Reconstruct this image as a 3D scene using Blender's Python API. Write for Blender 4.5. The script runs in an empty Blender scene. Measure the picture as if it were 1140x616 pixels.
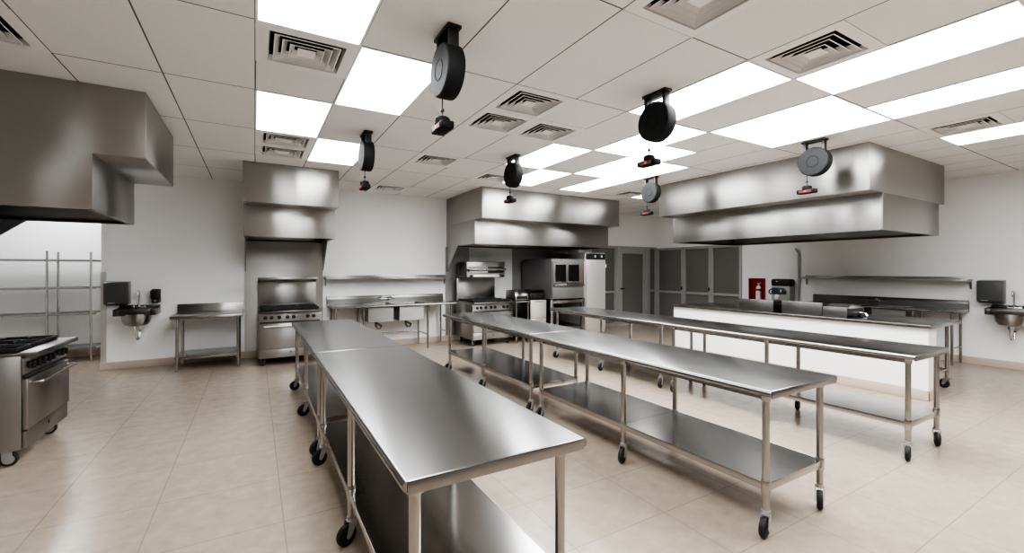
import bpy, bmesh, math, random
from mathutils import Vector, Matrix
random.seed(7)
sc = bpy.context.scene
col = sc.collection
R = math.radians
CEIL, YB, XR = 3.018, 8.80, 9.97          # ceiling height, back wall, right wall

# ------------------------------------------------------------------ materials
def new_mat(name):
    m = bpy.data.materials.new(name); m.use_nodes = True
    nt = m.node_tree
    return m, nt, nt.nodes['Principled BSDF']

def simple(name, c, rough=0.5, metal=0.0, emit=None, estr=0.0, spec=0.5, noise=0.0, nscale=12.0):
    m, nt, b = new_mat(name)
    b.inputs['Base Color'].default_value = (*c, 1)
    b.inputs['Roughness'].default_value = rough
    b.inputs['Metallic'].default_value = metal
    b.inputs['Specular IOR Level'].default_value = spec
    if emit:
        b.inputs['Emission Color'].default_value = (*emit, 1)
        b.inputs['Emission Strength'].default_value = estr
    if noise > 0:
        tc = nt.nodes.new('ShaderNodeTexCoord')
        n = nt.nodes.new('ShaderNodeTexNoise'); n.inputs['Scale'].default_value = nscale; n.inputs['Detail'].default_value = 5
        nt.links.new(tc.outputs['Object'], n.inputs['Vector'])
        mr = nt.nodes.new('ShaderNodeMapRange')
        mr.inputs['To Min'].default_value = 1 - noise; mr.inputs['To Max'].default_value = 1 + noise
        nt.links.new(n.outputs['Fac'], mr.inputs['Value'])
        mx = nt.nodes.new('ShaderNodeMix'); mx.data_type = 'RGBA'; mx.blend_type = 'MULTIPLY'
        mx.inputs['Factor'].default_value = 1
        mx.inputs['A'].default_value = (*c, 1)
        nt.links.new(mr.outputs['Result'], mx.inputs['B'])
        nt.links.new(mx.outputs['Result'], b.inputs['Base Color'])
    return m

def steel(name, c=(0.6, 0.58, 0.555), rough=0.3, grain=(2, 60, 60), var=0.10, bump=0.02, aniso=0.0, tan=(0, 0, 1)):
    """brushed stainless: stretched noise drives roughness, tone and a whisper of bump"""
    m, nt, b = new_mat(name)
    b.inputs['Metallic'].default_value = 1.0
    tc = nt.nodes.new('ShaderNodeTexCoord')
    mp = nt.nodes.new('ShaderNodeMapping'); mp.inputs['Scale'].default_value = grain
    nt.links.new(tc.outputs['Object'], mp.inputs['Vector'])
    n = nt.nodes.new('ShaderNodeTexNoise'); n.inputs['Scale'].default_value = 4.0; n.inputs['Detail'].default_value = 6
    nt.links.new(mp.outputs['Vector'], n.inputs['Vector'])
    n2 = nt.nodes.new('ShaderNodeTexNoise'); n2.inputs['Scale'].default_value = 2.2; n2.inputs['Detail'].default_value = 4
    nt.links.new(tc.outputs['Object'], n2.inputs['Vector'])
    ad = nt.nodes.new('ShaderNodeMath'); ad.operation = 'ADD'
    sm = nt.nodes.new('ShaderNodeMath'); sm.operation = 'MULTIPLY_ADD'; sm.inputs[1].default_value = 0.12; sm.inputs[2].default_value = 0.44
    nt.links.new(n.outputs['Fac'], sm.inputs[0])
    nt.links.new(sm.outputs[0], ad.inputs[0])
    s2 = nt.nodes.new('ShaderNodeMath'); s2.operation = 'MULTIPLY_ADD'; s2.inputs[1].default_value = 0.6; s2.inputs[2].default_value = 0.2
    nt.links.new(n2.outputs['Fac'], s2.inputs[0]); nt.links.new(s2.outputs[0], ad.inputs[1])
    r = nt.nodes.new('ShaderNodeMapRange')
    r.inputs['From Max'].default_value = 2.0
    r.inputs['To Min'].default_value = rough - 0.06; r.inputs['To Max'].default_value = rough + 0.06
    nt.links.new(ad.outputs[0], r.inputs['Value']); nt.links.new(r.outputs['Result'], b.inputs['Roughness'])
    cr = nt.nodes.new('ShaderNodeMapRange'); cr.inputs['From Max'].default_value = 2.0
    cr.inputs['To Min'].default_value = 1 - var; cr.inputs['To Max'].default_value = 1 + var
    nt.links.new(ad.outputs[0], cr.inputs['Value'])
    mx = nt.nodes.new('ShaderNodeMix'); mx.data_type = 'RGBA'; mx.blend_type = 'MULTIPLY'
    mx.inputs['Factor'].default_value = 1; mx.inputs['A'].default_value = (*c, 1)
    nt.links.new(cr.outputs['Result'], mx.inputs['B']); nt.links.new(mx.outputs['Result'], b.inputs['Base Color'])
    if bump:
        bp = nt.nodes.new('ShaderNodeBump'); bp.inputs['Strength'].default_value = bump; bp.inputs['Distance'].default_value = 0.01
        nt.links.new(n2.outputs['Fac'], bp.inputs['Height']); nt.links.new(bp.outputs['Normal'], b.inputs['Normal'])
    if aniso:
        b.inputs['Anisotropic'].default_value = aniso
        cv = nt.nodes.new('ShaderNodeCombineXYZ')
        for i in range(3): cv.inputs[i].default_value = tan[i]
        nt.links.new(cv.outputs[0], b.inputs['Tangent'])
    return m

def line_mask(nt, comp, coords=None, pitch=None, offset=0.0, width=0.006):
    """1 on thin lines across the world axis `comp` output socket"""
    def math_(op, a, b=None):
        n = nt.nodes.new('ShaderNodeMath'); n.operation = op
        for i, v in enumerate((a, b)):
            if v is None: continue
            if isinstance(v, (int, float)): n.inputs[i].default_value = v
            else: nt.links.new(v, n.inputs[i])
        return n.outputs[0]
    if pitch:
        s = math_('SUBTRACT', comp, offset - pitch / 2)
        f = math_('FLOORED_MODULO', s, pitch)
        d = math_('ABSOLUTE', math_('SUBTRACT', f, pitch / 2))
        return math_('LESS_THAN', d, width / 2)
    tot = None
    for c in coords:
        d = math_('LESS_THAN', math_('ABSOLUTE', math_('SUBTRACT', comp, c)), width / 2)
        tot = d if tot is None else math_('MAXIMUM', tot, d)
    return tot

def lined_mat(name, base, line, rough, masks, noise=0.06, nscale=3.0, mottle=None, bump=0.0, spec=0.5):
    m, nt, b = new_mat(name)
    b.inputs['Roughness'].default_value = rough; b.inputs['Specular IOR Level'].default_value = spec
    g = nt.nodes.new('ShaderNodeNewGeometry'); sx = nt.nodes.new('ShaderNodeSeparateXYZ')
    nt.links.new(g.outputs['Position'], sx.inputs['Vector'])
    ms = None
    for axis, kw in masks:
        o = line_mask(nt, sx.outputs[axis], **kw)
        if ms is None: ms = o
        else:
            n = nt.nodes.new('ShaderNodeMath'); n.operation = 'MAXIMUM'
            nt.links.new(ms, n.inputs[0]); nt.links.new(o, n.inputs[1]); ms = n.outputs[0]
    n = nt.nodes.new('ShaderNodeTexNoise'); n.inputs['Scale'].default_value = nscale; n.inputs['Detail'].default_value = 8; n.inputs['Roughness'].default_value = 0.65
    nt.links.new(g.outputs['Position'], n.inputs['Vector'])
    ramp = nt.nodes.new('ShaderNodeMapRange'); ramp.inputs['From Min'].default_value = 0.3; ramp.inputs['From Max'].default_value = 0.7
    nt.links.new(n.outputs['Fac'], ramp.inputs['Value'])
    mx = nt.nodes.new('ShaderNodeMix'); mx.data_type = 'RGBA'
    lo = tuple(v * (1 - noise) for v in base); hi = mottle or tuple(min(1, v * (1 + noise)) for v in base)
    mx.inputs['A'].default_value = (*lo, 1); mx.inputs['B'].default_value = (*hi, 1)
    nt.links.new(ramp.outputs['Result'], mx.inputs['Factor'])
    m2 = nt.nodes.new('ShaderNodeMix'); m2.data_type = 'RGBA'
    nt.links.new(ms, m2.inputs['Factor']); nt.links.new(mx.outputs['Result'], m2.inputs['A'])
    m2.inputs['B'].default_value = (*line, 1)
    nt.links.new(m2.outputs['Result'], b.inputs['Base Color'])
    if bump:
        bp = nt.nodes.new('ShaderNodeBump'); bp.inputs['Strength'].default_value = bump; bp.inputs['Distance'].default_value = 0.003
        nt.links.new(n.outputs['Fac'], bp.inputs['Height']); nt.links.new(bp.outputs['Normal'], b.inputs['Normal'])
    return m

GX = lambda k: -0.608 + 0.6107 * (k - 2)      # ceiling grid lines
GY = lambda j: 3.06 + 1.19 * j

M = {}
M['wall'] = simple('white_wall_paint', (0.92, 0.918, 0.912), 0.55, noise=0.02, nscale=1.5)
M['ceiling'] = lined_mat('ceiling_tiles', (0.86, 0.86, 0.855), (0.17, 0.16, 0.15), 0.85,
    [('X', dict(pitch=0.6107, offset=GX(3), width=0.010)), ('Y', dict(pitch=1.19, offset=GY(0), width=0.010))], noise=0.02, nscale=40, spec=0.1)
M['floor'] = lined_mat('beige_floor_tiles', (0.36, 0.296, 0.236), (0.28, 0.226, 0.176), 0.22,
    [('X', dict(coords=[-2.3, -1.70, -1.11, -0.54, 0.15, 0.80, 1.5, 2.20, 2.85, 3.5, 4.15, 4.8, 5.45, 6.1, 6.75, 7.4, 8.05, 8.7, 9.35], width=0.006)),
     ('Y', dict(coords=[-0.5, 0.0, 0.47, 0.94, 1.41, 1.885, 2.405, 2.97, 3.60, 4.23, 4.86, 5.49, 6.12, 6.75, 7.38, 8.01, 8.6], width=0.006))],
    noise=0.05, nscale=9.0, mottle=(0.425, 0.353, 0.286), bump=0.01)
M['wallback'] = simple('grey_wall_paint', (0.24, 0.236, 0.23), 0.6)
M['base'] = simple('tan_tile_baseboard', (0.58, 0.49, 0.41), 0.35, noise=0.08, nscale=6)
M['top'] = steel('steel_worktop', (0.315, 0.312, 0.306), 0.25, (40, 1.5, 40), 0.04, 0.003, 0.55, (0, 1, 0))
M['shelf'] = steel('steel_undershelf', (0.43, 0.42, 0.41), 0.20, (40, 1.5, 40), 0.04, 0.002, 0.5, (0, 1, 0))
M['hood'] = steel('steel_hood', (0.43, 0.42, 0.406), 0.31, (1.5, 1.5, 50), 0.03, 0.006, 0.93)
M['steel'] = steel('steel_brushed', (0.36, 0.348, 0.334), 0.30, (20, 20, 1.5), 0.03, 0.0, 0.9)
M['leg'] = simple('steel_tube', (0.45, 0.435, 0.415), 0.25, 1.0)
M['chrome'] = simple('chrome', (0.75, 0.74, 0.73), 0.12, 1.0)
M['darksteel'] = steel('dark_steel', (0.13, 0.125, 0.12), 0.33, (20, 20, 2), 0.03, 0.0)
M['alu'] = simple('light_aluminium', (0.72, 0.70, 0.67), 0.38, 0.7)
M['zinc'] = simple('zinc_fork', (0.55, 0.55, 0.55), 0.38, 0.8)
M['black'] = simple('black_plastic', (0.018, 0.018, 0.018), 0.42)
M['matte'] = simple('dark_grey_reel_plastic', (0.016, 0.0165, 0.0165), 0.62, spec=0.2)
M['reelring'] = simple('reel_hub_ring', (0.012, 0.012, 0.012), 0.7, spec=0.2)
M['iron'] = simple('cast_iron', (0.012, 0.012, 0.012), 0.6)
M['rubber'] = simple('black_rubber', (0.02, 0.02, 0.02), 0.6)
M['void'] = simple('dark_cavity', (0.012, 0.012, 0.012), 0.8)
M['filter'] = steel('hood_filter_steel', (0.10, 0.095, 0.09), 0.45, (40, 2, 2), 0.1, 0.0)
M['ventwhite'] = simple('white_vent_metal', (0.90, 0.895, 0.885), 0.45)
M['ventshade'] = simple('louvre_shade_paint', (0.03, 0.03, 0.03), 0.7)  # dark colour paints in the shade of the gaps between vent blades
M['darkred'] = simple('dark_red_socket', (0.10, 0.006, 0.006), 0.45)
M['darkredstrip'] = simple('muted_red_strip', (0.22, 0.03, 0.03), 0.45)
M['blackmatte'] = simple('matte_black_outlet', (0.010, 0.010, 0.010), 0.6, spec=0.15)
M['red'] = simple('red_enamel', (0.42, 0.008, 0.015), 0.35)
M['redlamp'] = simple('red_lamp', (0.6, 0.02, 0.01), 0.3, emit=(1, 0.03, 0.02), estr=0.12)
M['white'] = simple('white_plastic', (0.82, 0.81, 0.79), 0.4)
M['grey'] = simple('grey_plastic', (0.42, 0.41, 0.40), 0.4)
M['blue'] = simple('dark_blue_plastic', (0.03, 0.055, 0.09), 0.3)
M['smoke'] = simple('smoked_dispenser_cover', (0.075, 0.076, 0.076), 0.3)
M['glass'] = simple('dark_window_film', (0.19, 0.184, 0.174), 0.30, noise=0.12, nscale=1.3)
M['ovenglass'] = simple('dark_oven_glass', (0.010, 0.010, 0.010), 0.2, spec=0.2)
M['frame'] = simple('grey_painted_frame', (0.42, 0.415, 0.405), 0.4, 0.1)
M['paper'] = simple('white_carton', (0.80, 0.79, 0.77), 0.6)
M['display'] = simple('pale_display', (0.6, 0.6, 0.58), 0.3)
M['cream'] = simple('wall_cladding_light', (0.80, 0.79, 0.77), 0.45)
M['satin'] = simple('satin_steel', (0.20, 0.195, 0.187), 0.48, 0.55, noise=0.05, nscale=2.5)
M['panel'] = simple('satin_wall_panel', (0.33, 0.322, 0.31), 0.45, 0.6, noise=0.05, nscale=1.5)
M['midsteel'] = steel('mid_steel', (0.22, 0.214, 0.206), 0.30, (20, 20, 2), 0.03, 0.0, 0.6)
m, nt, b = new_mat('light_diffuser')
b.inputs['Base Color'].default_value = (0.9, 0.9, 0.9, 1)
b.inputs['Emission Color'].default_value = (0.95, 0.978, 1.0, 1); b.inputs['Emission Strength'].default_value = 5.6
M['diffuser'] = m

# ------------------------------------------------------------------ mesh builder
class MB:
    def __init__(self): self.bm = bmesh.new()
    def _merge(self, t):
        me = bpy.data.meshes.new('t'); t.to_mesh(me); t.free(); self.bm.from_mesh(me); bpy.data.meshes.remove(me); return self
    def box(self, x0, x1, y0, y1, z0, z1, bev=0.0, seg=2):
        t = bmesh.new(); bmesh.ops.create_cube(t, size=1)
        for v in t.verts:
            v.co = Vector(((x0 + x1) / 2 + v.co.x * (x1 - x0), (y0 + y1) / 2 + v.co.y * (y1 - y0), (z0 + z1) / 2 + v.co.z * (z1 - z0)))
        if bev: bmesh.ops.bevel(t, geom=t.edges[:], offset=bev, segments=seg, profile=0.5, affect='EDGES')
        return self._merge(t)
    def prism(self, poly, axis, a0, a1, bev=0.0):
        """poly = 2D points in the plane across `axis` (x: (y,z), y: (x,z), z: (x,y))"""
        t = bmesh.new()
        def P(p, a): return {'x': (a, p[0], p[1]), 'y': (p[0], a, p[1]), 'z': (p[0], p[1], a)}[axis]
        v0 = [t.verts.new(P(p, a0)) for p in poly]; v1 = [t.verts.new(P(p, a1)) for p in poly]
        n = len(poly); t.faces.new(v0); t.faces.new(v1[::-1])
        for i in range(n): t.faces.new((v0[i], v1[i], v1[(i + 1) % n], v0[(i + 1) % n]))
        bmesh.ops.recalc_face_normals(t, faces=t.faces[:])
        if bev: bmesh.ops.bevel(t, geom=t.edges[:], offset=bev, segments=2, profile=0.5, affect='EDGES')
        return self._merge(t)
    def cyl(self, p0, p1, r, seg=16, r2=None, bev=0.0):
        p0, p1 = Vector(p0), Vector(p1); d = p1 - p0
        t = bmesh.new()
        bmesh.ops.create_cone(t, cap_ends=True, segments=seg, radius1=r, radius2=r if r2 is None else r2, depth=d.length)
        if bev:
            e = [e for e in t.edges if len([f for f in e.link_faces if len(f.verts) > 4]) == 1]
            bmesh.ops.bevel(t, geom=e, offset=bev, segments=2, profile=0.5, affect='EDGES')
        mt = Matrix.Translation((p0 + p1) / 2) @ Vector((0, 0, 1)).rotation_difference(d.normalized()).to_matrix().to_4x4()
        bmesh.ops.transform(t, matrix=mt, verts=t.verts[:])
        return self._merge(t)
    def tube(self, pts, r, seg=10):
        pts = [Vector(p) for p in pts]; t = bmesh.new(); rings = []; up = None
        for i, p in enumerate(pts):
            d = (pts[min(i + 1, len(pts) - 1)] - pts[max(i - 1, 0)]).normalized()
            if up is None: up = Vector((0, 0, 1)) if abs(d.z) < 0.9 else Vector((1, 0, 0))
            a = d.cross(up).normalized(); bb = d.cross(a).normalized(); up = -bb if bb.dot(up) < 0 else bb
            bb = up - d * up.dot(d); bb.normalize(); a = d.cross(bb)
            rings.append([t.verts.new(p + r * (math.cos(2 * math.pi * k / seg) * a + math.sin(2 * math.pi * k / seg) * bb)) for k in range(seg)])
        for i in range(len(rings) - 1):
            for k in range(seg): t.faces.new((rings[i][k], rings[i][(k + 1) % seg], rings[i + 1][(k + 1) % seg], rings[i + 1][k]))
        t.faces.new(rings[0]); t.faces.new(rings[-1][::-1]); bmesh.ops.recalc_face_normals(t, faces=t.faces[:])
        return self._merge(t)
    def lathe(self, prof, c=(0, 0, 0), axis='z', seg=28, sx=1.0, sy=1.0, cap=True):
        """prof = [(radius, height)...]"""
        t = bmesh.new(); rings = []
        for r, h in prof:
            ring = []
            for k in range(seg):
                a = 2 * math.pi * k / seg; x, y = r * math.cos(a) * sx, r * math.sin(a) * sy
                q = {'z': (x, y, h), 'x': (h, x, y), 'y': (x, h, y)}[axis]
                ring.append(t.verts.new((c[0] + q[0], c[1] + q[1], c[2] + q[2])))
            rings.append(ring)
        for i in range(len(rings) - 1):
            for k in range(seg): t.faces.new((rings[i][k], rings[i][(k + 1) % seg], rings[i + 1][(k + 1) % seg], rings[i + 1][k]))
        if cap and prof[0][0] > 1e-5: t.faces.new(rings[0])
        if cap and prof[-1][0] > 1e-5: t.faces.new(rings[-1][::-1])
        bmesh.ops.remove_doubles(t, verts=t.verts[:], dist=1e-6); bmesh.ops.recalc_face_normals(t, faces=t.faces[:])
        return self._merge(t)
    def quad(self, *p):
        vs = [self.bm.verts.new(q) for q in p]; self.bm.faces.new(vs); return self
    def build(self, name, mat, parent=None, ang=35):
        me = bpy.data.meshes.new(name); self.bm.to_mesh(me); self.bm.free()
        me.materials.append(mat); me.shade_smooth(); me.set_sharp_from_angle(angle=R(ang))
        o = bpy.data.objects.new(name, me); col.objects.link(o)
        if parent is not None: o.parent = parent
        return o

def tag(o, label=None, cat=None, group=None, kind=None):
    for k, v in (('label', label), ('category', cat), ('group', group), ('kind', kind)):
        if v: o[k] = v
    return o
def thing(name, label, cat, loc=(0, 0, 0), rz=0, group=None):
    o = bpy.data.objects.new(name, None); col.objects.link(o); o.location = loc; o.rotation_euler = (0, 0, R(rz))
    return tag(o, label, cat, group)
def dup(root, loc, rz=None, label=None):
    def cp(o, par):
        c = o.copy(); col.objects.link(c)
        if par is not None: c.parent = par
        for ch in [x for x in kids.get(o.name, [])]: cp(ch, c)
        return c
    kids = {}
    for o in list(bpy.data.objects):
        if o.parent: kids.setdefault(o.parent.name, []).append(o)
    r = cp(root, None); r.location = loc
    if rz is not None: r.rotation_euler = (0, 0, R(rz))
    if label: r['label'] = label
    return r
def struct(name, mb, mat, label, parent=None):
    o = mb.build(name, mat, parent)
    if parent is None: tag(o, label, None, None, 'structure')
    return o

# ------------------------------------------------------------------ room shell
struct('floor', MB().box(-4.1, XR + 0.1, -3.6, 10.6, -0.1, 0), M['floor'], 'beige tiled floor with a soft sheen')
# vents and lights sit in openings of the ceiling
VENTS = [(3, 0), (3, 2), (3, 2.5), (6, 0), (6, .5), (7, .5), (6, 2), (8, 2.5), (6, 4), (6, -1.5), (8, -1.5), (13, -1.5), (13, 2.5), (0, .5)]
cb = MB()
ks = list(range(-3, 15)); js = [i * 0.5 for i in range(-11, 14)]
xs = [-4.05] + [GX(k) for k in ks if -4.0 < GX(k) < XR] + [XR]
open_cells = {(k, j) for k, j in VENTS}
def cell_at(x, y): return (math.floor((x - GX(0)) / 0.6107), math.floor((y - GY(0)) / 0.595) * 0.5)
ys = [-3.55] + [GY(j) for j in js if -3.5 < GY(j) < 10.5] + [10.55]
for i in range(len(xs) - 1):
    for jn in range(len(ys) - 1):
        if cell_at((xs[i] + xs[i + 1]) / 2, (ys[jn] + ys[jn + 1]) / 2) in open_cells: continue
        cb.quad((xs[i], ys[jn], CEIL), (xs[i], ys[jn + 1], CEIL), (xs[i + 1], ys[jn + 1], CEIL), (xs[i + 1], ys[jn], CEIL))
bmesh.ops.remove_doubles(cb.bm, verts=cb.bm.verts[:], dist=1e-4)
struct('ceiling', cb, M['ceiling'], 'suspended ceiling of pale rectangular tiles in a dark grid')
XP = 7.15                                             # the glazed partition starts here
struct('wall_back', MB().box(-1.99, XP, YB, YB + 0.12, 0, CEIL).box(XP, XR, YB, YB + 0.12, 2.16, CEIL), M['wall'], 'white back wall behind the cooking equipment')
struct('wall_right', MB().box(XR, XR + 0.12, -3.55, 5.70, 0, CEIL).box(XR, XR + 0.12, 6.06, 6.24, 0, CEIL).box(XR, XR + 0.12, 5.70, 6.06, 0, 0.82).box(XR, XR + 0.12, 5.70, 6.06, 1.31, CEIL).box(XR, XR + 0.12, 6.24, YB + 0.12, 2.13, CEIL), M['wall'], 'white right wall with sink and shelf')
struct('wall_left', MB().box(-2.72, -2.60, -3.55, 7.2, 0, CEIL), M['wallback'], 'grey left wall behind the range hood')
struct('wall_recess_back', MB().box(-4.1, -0.8, 10.45, 10.57, 0, CEIL), M['wall'], 'white wall at the back of the shelving recess')
struct('wall_recess_left', MB().box(-4.12, -4.0, 7.08, 10.45, 0, CEIL).box(-4.0, -2.72, 7.08, 7.2, 0, CEIL), M['wall'], 'white side wall of the shelving recess')
struct('wall_recess_right', MB().box(-0.92, -0.8, YB + 0.12, 10.45, 0, CEIL), M['wall'], 'white inner side wall of the recess')
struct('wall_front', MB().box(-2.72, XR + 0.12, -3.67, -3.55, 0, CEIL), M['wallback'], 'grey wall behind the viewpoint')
struct('baseboard_back', MB().box(-1.992, XP, YB - 0.014, YB - 0.001, 0, 0.115, 0.003).box(-2.004, -1.991, YB - 0.014, YB + 0.12, 0, 0.115), M['base'], 'tan tile baseboard along the back wall')
struct('baseboard_right', MB().box(XR - 0.014, XR - 0.001, -3.5, 6.2, 0, 0.115, 0.003), M['base'], 'tan tile baseboard along the right wall')
struct('baseboard_recess', MB().box(-3.99, -0.95, 10.436, 10.449, 0, 0.13), M['base'], 'tan tile baseboard inside the recess')
struct('trim_1', MB().box(-1.993, -1.929, YB - 0.006, YB - 0.001, 0.116, 1.48).box(-1.996, -1.991, YB - 0.006, YB + 0.06, 0.116, 1.48), M['alu'], 'steel corner guard at the end of the back wall')

# low white wall with tan base
HX0, HX1, HY0, HY1 = 6.68, 6.92, 1.945, 5.50
hw = struct('wall_low', MB().box(HX0, HX1, HY0, HY1, 0, 0.835), M['wall'], 'low white wall under the long steel counter')
struct('baseboard_low_wall', MB().box(HX0 - 0.013, HX0 - 0.001, HY0 - 0.013, HY1, 0, 0.12, 0.003).box(HX0 - 0.013, HX1, HY0 - 0.013, HY0 - 0.001, 0, 0.12, 0.003), M['base'], 'tan baseboard around the low wall')

# glazed partition: back part with a door, right part with three bays
def bay(name, axis, a0, a1, wall, rail, top, label, fw=0.06, kid=None):
    """a framed bay of glass; axis 'x' runs along the back wall, 'y' along the right wall"""
    def bx(mb, p0, p1, z0, z1, t0, t1):
        return mb.box(p0, p1, wall + t0, wall + t1, z0, z1, 0.003) if axis == 'x' else mb.box(wall + t0, wall + t1, p0, p1, z0, z1, 0.003)
    f = MB()
    bx(f, a0, a0 + fw, 0, top, -0.02, 0.08); bx(f, a1 - fw, a1, 0, top, -0.02, 0.08)
    bx(f, a0 + fw, a1 - fw, top - fw, top, -0.02, 0.08); bx(f, a0 + fw, a1 - fw, 0, 0.09, -0.02, 0.08)
    bx(f, a0 + fw, a1 - fw, rail - 0.03, rail + 0.03, -0.015, 0.075)
    o = struct(name, f, M['frame'], label)
    g = MB(); bx(g, a0 + fw, a1 - fw, rail + 0.03, top - fw, 0.03, 0.036); g.build('upper_pane', M['glass'], o)
    g = MB(); bx(g, a0 + fw, a1 - fw, 0.09, rail - 0.03, 0.03, 0.036); g.build('lower_pane', M['glass'], o)
    return o
bay('window_1', 'x', XP, 8.40, YB, 0.92, 2.155, 'grey framed sidelight between white cabinet and glass door')
bay('window_2', 'x', 9.62, XR - 0.022, YB, 0.92, 2.155, 'narrow grey framed sidelight between glass door and corner', 0.05)
for i, (y0, y1, l) in enumerate(((7.90, 8.797, 'grey framed window bay nearest the corner'), (7.07, 7.89, 'middle window bay of the right wall'), (6.25, 7.06, 'window bay next to the red extinguisher box'))):
    o = bay('window_%d' % (i + 3), 'y', y0, y1, XR, 0.90, 2.125, l)
    if i != 2: MB().box(XR - 0.05, XR - 0.021, y0 + 0.015, y0 + 0.045, 0.98, 1.06, 0.006).build('latch', M['black'], o)
d = MB().box(8.41, 8.50, YB - 0.03, YB + 0.08, 0, 2.155, 0.003).box(9.52, 9.61, YB - 0.03, YB + 0.08, 0, 2.155, 0.003).box(8.50, 9.52, YB - 0.03, YB + 0.08, 2.07, 2.155, 0.003)
door = struct('door_1', d, M['frame'], 'grey framed glass door in the back corner')
lf = MB().box(8.505, 8.615, YB - 0.01, YB + 0.035, 0.01, 2.065, 0.002).box(9.405, 9.515, YB - 0.01, YB + 0.035, 0.01, 2.065, 0.002).box(8.615, 9.405, YB - 0.01, YB + 0.035, 1.955, 2.065, 0.002).box(8.615, 9.405, YB - 0.01, YB + 0.035, 0.01, 0.25, 0.002).build('leaf', M['frame'], door)
MB().box(8.615, 9.405, YB + 0.01, YB + 0.016, 0.25, 1.955).build('pane', M['glass'], lf)
hb = MB().cyl((8.56, YB - 0.011, 1.0), (8.56, YB - 0.06, 1.0), 0.022).box(8.545, 8.66, YB - 0.075, YB - 0.055, 0.99, 1.012, 0.004)
hb.build('handle', M['black'], lf)

# ------------------------------------------------------------------ ceiling lights, vents
def light(k, j0, label, j1=None):
    j1 = j0 + 1 if j1 is None else j1
    x0, x1, y0, y1 = GX(k), GX(k + 1), GY(j0), GY(j1)
    t = thing('ceiling_light', label, 'ceiling light', ((x0 + x1) / 2, (y0 + y1) / 2, CEIL), group='bright ceiling panel lights')
    hx, hy = (x1 - x0) / 2, (y1 - y0) / 2; w = 0.014
    f = MB()
    for a in (-1, 1):
        f.box(min(a * hx, a * (hx - w)), max(a * hx, a * (hx - w)), -hy, hy, -0.006, -0.0005)
        f.box(-hx + w, hx - w, min(a * hy, a * (hy - w)), max(a * hy, a * (hy - w)), -0.006, -0.0005)
    f.build('frame', M['ventwhite'], t)
    MB().box(-hx + w, hx - w, -hy + w, hy - w, -0.004, -0.0008).build('diffuser', M['diffuser'], t)
    return t
LIGHTS = [
 (3, -1, 'bright ceiling panel above the big square vent, cut by the top frame edge'),
 (3, 1, 'bright ceiling panel between the large square vent and the paired small vents'),
 (4, 0, 'bright ceiling panel left of the nearest black cord reel'),
 (4, 2, 'bright ceiling panel in front of the tall narrow range hood, behind the far left reel'),
 (8, -1, 'bright ceiling panel touching the reel above the near middle table'),
 (8, 1, 'bright ceiling panel beside the far middle cord reel'),
 (9, -2, 'bright ceiling panel at the right edge of the vent near the top right'),
 (9, 0, 'bright ceiling panel just beyond the middle near reel, seen past its drum'),
 (9, 2, 'small far bright ceiling panel just above the centre hood, right of the far middle reel'),
 (10, -1, 'bright ceiling panel, left half of the wide lit pair before the right hood'),
 (10, .5, 'half-length bright ceiling panel behind the near middle reel plug'),
 (10, 1, 'bright ceiling panel in the lit strip left of the far right reel'),
 (11, -1, 'bright ceiling panel right above the reel that hangs before the right hood'),
 (11, -2, 'bright ceiling panel in the second lit strip at the right edge'),
 (11, 1, 'bright ceiling panel nearest the far end of the right hood'),
 (11, 2, 'farthest bright ceiling panel above the right end of the centre hood'),
 (14, -2, 'thin bright ceiling panel beside the vent at the far right'),
 (14, 2, 'tiny distant ceiling panel behind the far right cord reel'),
]
for k, j, l in LIGHTS: light(k, j, l, 1 if (k, j) == (10, .5) else None)
for k, j in ((3, -3), (4, -2), (9, -3), (11, -3), (14, -3), (0, -3), (6, -4)):  # unseen panels carrying on the ceiling pattern, added for fill light
    light(k, j, 'unseen ceiling panel added for fill light, behind the viewpoint')
light(-2, 5, 'unseen ceiling panel added to light the shelving recess, hidden behind the left hood')  # out of view, added to brighten the dark recess

def vent(k, j, label):
    x0, x1, y0, y1 = GX(k), GX(k + 1), GY(j), GY(j + .5)
    t = thing('ceiling_vent', label, 'ceiling vent', ((x0 + x1) / 2, (y0 + y1) / 2, CEIL), group='square louvred ceiling vents')
    hx, hy = (x1 - x0) / 2, (y1 - y0) / 2
    f = MB()
    def ring(mb, ax, ay, az, bx_, by, bz):     # sloped square ring from outline a to outline b
        A = [(-ax, -ay, az), (ax, -ay, az), (ax, ay, az), (-ax, ay, az)]; B = [(-bx_, -by, bz), (bx_, -by, bz), (bx_, by, bz), (-bx_, by, bz)]
        for i in range(4): mb.quad(A[i], A[(i + 1) % 4], B[(i + 1) % 4], B[i])
    g = 0.002
    ring(f, hx - g, hy - g, -0.004, hx - g, hy - g, 0.0)
    ring(f, hx - g, hy - g, -0.004, hx - .075, hy - .075, -0.010)
    ring(f, hx - .075, hy - .075, -0.010, hx - .085, hy - .085, 0.03)
    f.build('vent_frame', M['ventwhite'], t)
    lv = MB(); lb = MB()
    for n in range(4):
        o = hx - 0.108 - n * 0.047
        if n < 3:
            ring(lv, o, o, -0.012, o - 0.034, o - 0.034, 0.036); ring(lv, o + .003, o + .003, -0.012, o - 0.004, o - 0.004, -0.014)
            ring(lb, o + 0.003, o + 0.003, -0.0115, o - 0.031, o - 0.031, 0.036)  # blade backs, coloured dark to stand for shade between the blades
        else:
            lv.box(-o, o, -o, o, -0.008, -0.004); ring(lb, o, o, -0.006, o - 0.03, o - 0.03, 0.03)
    lv.build('louvre', M['ventwhite'], t); lb.build('louvre_back_shade', M['ventshade'], t)
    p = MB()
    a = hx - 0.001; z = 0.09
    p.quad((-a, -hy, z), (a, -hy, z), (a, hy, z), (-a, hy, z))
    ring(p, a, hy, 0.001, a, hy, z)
    p.build('plenum', M['void'], t)
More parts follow.
